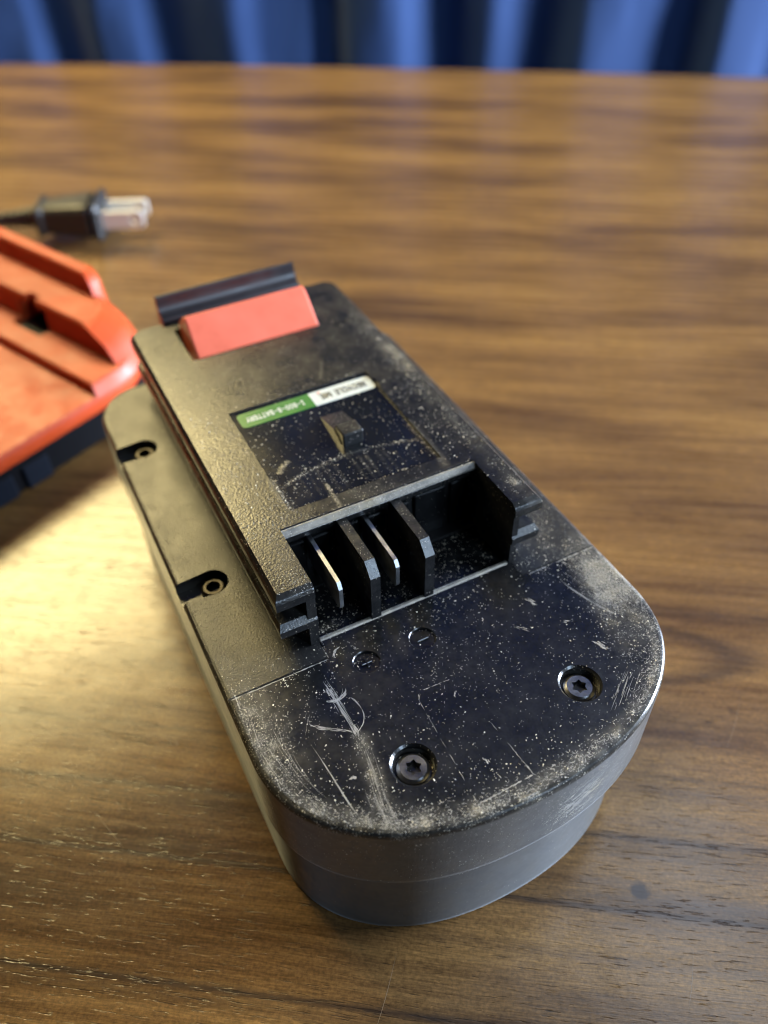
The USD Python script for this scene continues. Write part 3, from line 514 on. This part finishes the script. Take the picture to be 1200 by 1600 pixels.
# release button and latch
btn = Manifold.hull_points(np.array([(x + sx * b, y, z) for x, sx in ((-15.9, 1), (15.1, -1)) for b, y, z in ((0, 81.3, 52), (0, 81.3, 56.1), (.5, 81.2, 56.5), (0, 88.2, 62.2), (.7, 88.3, 62.9), (.7, 89.2, 63.1), (0, 90.4, 62.4), (0, 95.6, 58), (0, 95.6, 52))], float))
obj('release_button', btn, M_button, pack, smooth=35)
prof = np.array([(100.9, 51), (100.9, 55.9), (101.15, 56.7), (101.7, 57.1)] + [(101.7 + 2.3 * math.sin(a) , 57.1 + 4.2 * (1 - math.cos(a))) for a in np.linspace(0.15, math.pi / 2, 9)] + [(104.2, 61.55), (104.7, 61.6), (105.3, 61.3), (105.7, 60.6), (105.8, 51)])
lt = Manifold.extrude(CrossSection([prof[::-1]]), 37.0).transform(np.array([[0, 0, 1, -18.6], [1, 0, 0, 0], [0, 1, 0, 0]], float))
obj('latch_bar', lt, M_latch, pack, smooth=62)
# recycling sticker
lab = round_rect(-15.7, 16.1, 51.5, 56.5, 1.0, 5)
full = CrossSection([lab])
half = lambda a, b: CrossSection([np.array([(a, 51), (b, 51), (b, 57), (a, 57)], float)])
st = obj('sticker', Manifold.extrude(full ^ half(1.3, 20), 0.12).translate((0, 0, 55.75)), M_white, pack)
tag(st, 'white end of the recycling sticker')
sg = obj('sticker', Manifold.extrude(full ^ half(-20, 1.3), 0.12).translate((0, 0, 55.75)), M_green, pack)
tag(sg, 'green end of the recycling sticker')
def lettering(text, h, xr, y, m, parent, width):
    t = meshkit.text_mesh(text, h, 0.05, bold=True)
    w = t.bounds[1, 0] - t.bounds[0, 0]
    t.apply_translation([-t.bounds[0, 0], 0, 0]); t.apply_scale([width / w, 1, 1])
    t.apply_transform(trimesh.transformations.rotation_matrix(math.pi, [0, 0, 1])); t.apply_translation([xr, y, 55.87])
    return obj('lettering', t, m, parent, smooth=False)
lettering('RECYCLE', 1.9, 14.4, 54.9, M_ink, st, 7.4)
lettering('ME', 1.9, 6.0, 54.9, M_ink, st, 2.6)
obj('flame_symbol', Manifold.hull_points(np.array([(3.2, 55.4, 55.87), (3.9, 55.4, 55.87), (3.55, 56.0, 55.87), (3.2, 55.4, 55.92), (3.9, 55.4, 55.92), (3.55, 56.0, 55.92)], float)), M_button, st)
lettering('1-800-8-BATTERY', 1.6, -0.6, 54.7, M_white, sg, 13.6)
# screws
def screw(x, y, z, r, parent, name='screw', star=True):
    head = hull(cyl(x, y, z - 1, z + .35, r, n=36), cyl(x, y, z - 1, z + .75, r * .8, n=36))
    if star:
        a = np.arange(12) * math.pi / 6; rr = np.where(np.arange(12) % 2 == 0, r * .52, r * .36)
        sock = Manifold.extrude(CrossSection([np.c_[x + rr * np.cos(a), y + rr * np.sin(a)]]), 3).translate((0, 0, z - .5))
    else: sock = cyl(x, y, z - .8, z + 3, r * .58, n=24)
    h = obj(name, head - sock, M_steel if star else M_ring, parent, smooth=30)
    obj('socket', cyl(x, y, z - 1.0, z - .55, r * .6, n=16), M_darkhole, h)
for x, y in SCREWS: screw(x, y, 38.3, 2.85, pack)
for x, y in NOTCH:
    for s in (1,):
        screw(s * x, y, 37.9, 2.5, pack, star=False)

# ------------------------------------------------------------------ sawdust grains lying on the pack
def grains():
    out_v, out_f, k = [], [], 0
    ico = trimesh.creation.icosahedron(); bv, bf = np.array(ico.vertices), np.array(ico.faces)
    spots = []
    while len(spots) < 2400:
        x, y = rng.uniform(-39, 39), rng.uniform(-40, 60)
        if y < 3.0:
            if not SPOLY.contains(Point(x, y)): continue
            d = lid_tree.query((x, y))[0]
            if rng.random() > 0.22 + 0.9 * math.exp(-d / 3.0): continue
            if any(math.hypot(x - a, y - b) < 4.0 for a, b in SCREWS): continue
            z = 40.0 if d > 1.3 else None
            if z is None: continue
        elif abs(x) < 26 and y > 25:
            if rng.random() > 0.35: continue
            z = 55.75 if (-16.4 < x < 16 and 23.6 < y < 51) else (ZB if not (-17.5 < x < 17 and 22.8 < y < 58) else None)
            if z is None or (-0.5 < x < 6.2 and 35 < y < 48): continue
        elif -19 < x < 20.5 and 6 < y < 18.5: z = 39.6
        else: continue
        spots.append((x, y, z))
    def line(a, b, n, sp, z):
        for _ in range(n):
            t = rng.random(); spots.append((a[0] + t * (b[0] - a[0]) + rng.normal(0, sp), a[1] + t * (b[1] - a[1]) + rng.normal(0, sp), z))
    for m_ in range(14):      # arc of crumbs across the recessed panel
        x0, x1 = -14 + 2.1 * m_, -14 + 2.1 * (m_ + 1); yy = lambda x: 33.6 - 0.012 * x * x
        if not -0.5 < x0 < 4.5: line((x0, yy(x0)), (x1, yy(x1)), 9, .28, 55.75)
    line((-16.4, 23.7), (-16.4, 36), 60, .25, 55.75); line((-16, 23.8), (16, 23.8), 70, .22, 55.75); line((15.9, 24), (15.9, 38), 60, .3, 55.75)
    line((-20, 18.6), (21, 18.6), 50, .3, 39.6); line((-19.5, 6.4), (-14, 6.8), 60, .6, 39.6); line((23.5, 24), (24.8, 60), 110, .9, ZB); line((25.2, 62), (24.2, 82), 40, .6, ZB); line((18, 21), (21, 40), 50, 1.0, ZB)
    line((-38, -1.2), (-22, -1.2), 40, .4, 40.0); line((24, -1.0), (38, -1.2), 60, .5, 40.0); line((30, 4), (36, 12), 60, 1.6, 40.0); line((24, 3), (34, 4), 50, 1.2, 40.0)
    for a, b in SCREWS:
        for _ in range(26):
            q = rng.uniform(0, 2 * math.pi); spots.append((a + 3.25 * math.cos(q), b + 3.25 * math.sin(q), 37.95))
    for x, y, z in spots:
        s = 0.035 + 0.10 * rng.random() ** 3
        sc = np.array([s * rng.uniform(.7, 2.2), s * rng.uniform(.6, 1.2), s * rng.uniform(.45, .8)])
        a = rng.uniform(0, math.pi); v = bv * sc * (1 + .25 * rng.normal(size=(12, 1)))
        v = np.c_[v[:, 0] * math.cos(a) - v[:, 1] * math.sin(a), v[:, 0] * math.sin(a) + v[:, 1] * math.cos(a), v[:, 2]] + [x, y, z + sc[2] * .75]
        out_v.append(v); out_f.append(bf + k); k += 12
    return np.vstack(out_v), np.vstack(out_f)
gv, gf = grains()
cs_, sn_ = math.cos(math.radians(26.42)), math.sin(math.radians(26.42))
gv = np.c_[gv[:, 0] * cs_ - gv[:, 1] * sn_, gv[:, 0] * sn_ + gv[:, 1] * cs_, gv[:, 2]]
M_saw = simple('sawdust', (0.60, 0.54, 0.42), 0.8, var=0.2)
sd = obj('sawdust', (gv, gf), M_saw, smooth=False)
tag(sd, 'pale sawdust grains scattered over the top of the black pack', 'sawdust', kind='stuff')

# ------------------------------------------------------------------ charger
E1 = np.array([0.616, 0.788]); ang = math.degrees(math.atan2(E1[1], E1[0]))   # local x = s (along the near face), local y = -t (out of the frame, up-left)
ch = thing('battery_charger', 'orange and black plastic battery charger with stepped tray left of the pack', 'charger', (-0.09337, 0.1048, 0), ang)
KC = 1.1373
def big(m): return (np.asarray(m.to_mesh().vert_properties[:, :3]) * KC + [0, 0, -22.8], m.to_mesh().tri_verts)
def plan(s0, s1, t0, t1, r):   # t runs to negative y' ; rounded at (s1, t near 0)
    y0, y1 = -t1, -t0      # local y = -t
    pts = [(s0, y0)]
    pts += [(s1 - r + r * math.sin(a), y0 + r - r * math.cos(a)) for a in np.linspace(0, math.pi / 2, 10)]
    pts += [(s1, y1), (s0, y1)]
    return np.array(pts)
TL = -150
shell = hull_rings([(plan(-85, 25.0, TL, -1, 19), 30), (plan(-85, 26.5, TL, 0, 20), 32), (plan(-85, 26.5, TL, 0, 20), 34.2), (plan(-85, 26, TL, -.7, 20), 35)])
shell += hull_rings([(plan(.4, 26.4, TL, -.4, 19), 34.8), (plan(.9, 26, TL, -2, 19), 37.6), (plan(1.4, 25.8, TL, -2.6, 19), 38)])
shell += hull_rings([(plan(11, 26, TL, -4, 13), 37.8), (plan(11.4, 25.6, TL, -8, 12), 42), (plan(11.6, 25, TL, -14, 11), 45), (plan(12.3, 24.5, TL, -17, 10), 46)])
shell += hull_rings([(plan(22.6, 28.6, TL, -24, 5), 40), (plan(23.2, 28.4, TL, -26, 4), 49), (plan(23.6, 28, TL, -28, 3.5), 51.3), (plan(24.2, 27.3, TL, -30, 3), 52)])
shell = shell - box(7.5, 19, 33.5, 47, 36.2, 44.0)
shell = shell - hull(box(9.5, 12.6, 38, 43, 40, 47), box(9.5, 14, 38, 43, 44, 47))
obj('charger_shell', big(shell.refine_to_length(3)), M_orange, ch, smooth=32)
obj('dark_socket', big(box(8.2, 18.4, 34, 46.5, 36.0, 36.6) + box(17.6, 18.4, 34, 46.5, 36.6, 43.6)), M_darkhole, ch)
obj('charger_base', hull_rings([(plan(-96, 28, -170, -2.2, 20), 0.8), (plan(-96, 28, -170, -1.2, 20), 2), (plan(-96, 28, -170, -1.2, 20), 11.6)]), M_base, ch)
for s_ in (-37, -25): obj('foot_rib', rbox(s_ - 4.4, s_ + 4.4, .4, 4, 1.0, 9.0, 0.5), M_foot, ch)
obj('rubber_foot', cyl(-60, 25, 0, 1.2, 6), M_black, ch); obj('rubber_foot', cyl(8, 25, 0, 1.2, 6), M_black, ch)

# ------------------------------------------------------------------ plug and cord
pl = thing('power_plug', 'black two prong power plug with cord lying behind the orange charger', 'plug', (-0.1250, 0.2480, 0), 1.5)
def rb(x0, x1, hy, hz, zc, b): return rbox(x0, x1, -hy, hy, zc - hz, zc + hz, b)
ZC = 10.0
bodyp = hull(rb(-26, -24, 6.5, 5.5, ZC, 2), rb(-8, -3, 9.6, 7.2, ZC, 2.2)) + rb(-3.2, 0, 10.3, 8.2, ZC, 1.3) + rb(-28.5, -24, 8.2, 6.6, ZC, 1.6)
obj('plug_body', bodyp.refine_to_length(2), M_black, pl, smooth=50)
for y in (-5.6, 5.6):
    pr = Manifold.extrude(CrossSection([round_rect(-1, 17.8, ZC - 3.6, ZC + 3.6, 1.6, 5)]), 1.5) - Manifold.cylinder(9, 1.6, 1.6, 24).translate((13.6, ZC, -3))
    pr = pr.transform(np.array([[1, 0, 0, 0], [0, 0, -1, y + .75], [0, 1, 0, 0]], float))
    obj('prong', pr, M_prong, pl, smooth=30)
xr = np.arange(-46, -27.9, .6)
obj('strain_relief', tube([(x, 0, ZC - 0.05 * (-28 - x)) for x in xr], [(3.0 + (x + 46) / 18 * 1.6) * (1.0 if (k % 5) < 3 else .82) for k, x in enumerate(xr)], 18), M_black, pl, smooth=40)
cp = []
P0 = np.array([(-45.5, 0, 8.3), (-60, -1.0, 6.4), (-80, -6, 4.0), (-105, -16, 2.6), (-135, -34, 2.4), (-165, -62, 2.4), (-190, -100, 2.4)])
tck, _ = splprep(P0.T, s=0, k=3); cpts = np.array(splev(np.linspace(0, 1, 70), tck)).T; cpts[:, 2] = np.maximum(cpts[:, 2], 2.4)
obj('cord', tube(cpts, 2.35, 12), M_cord, pl, smooth=True)
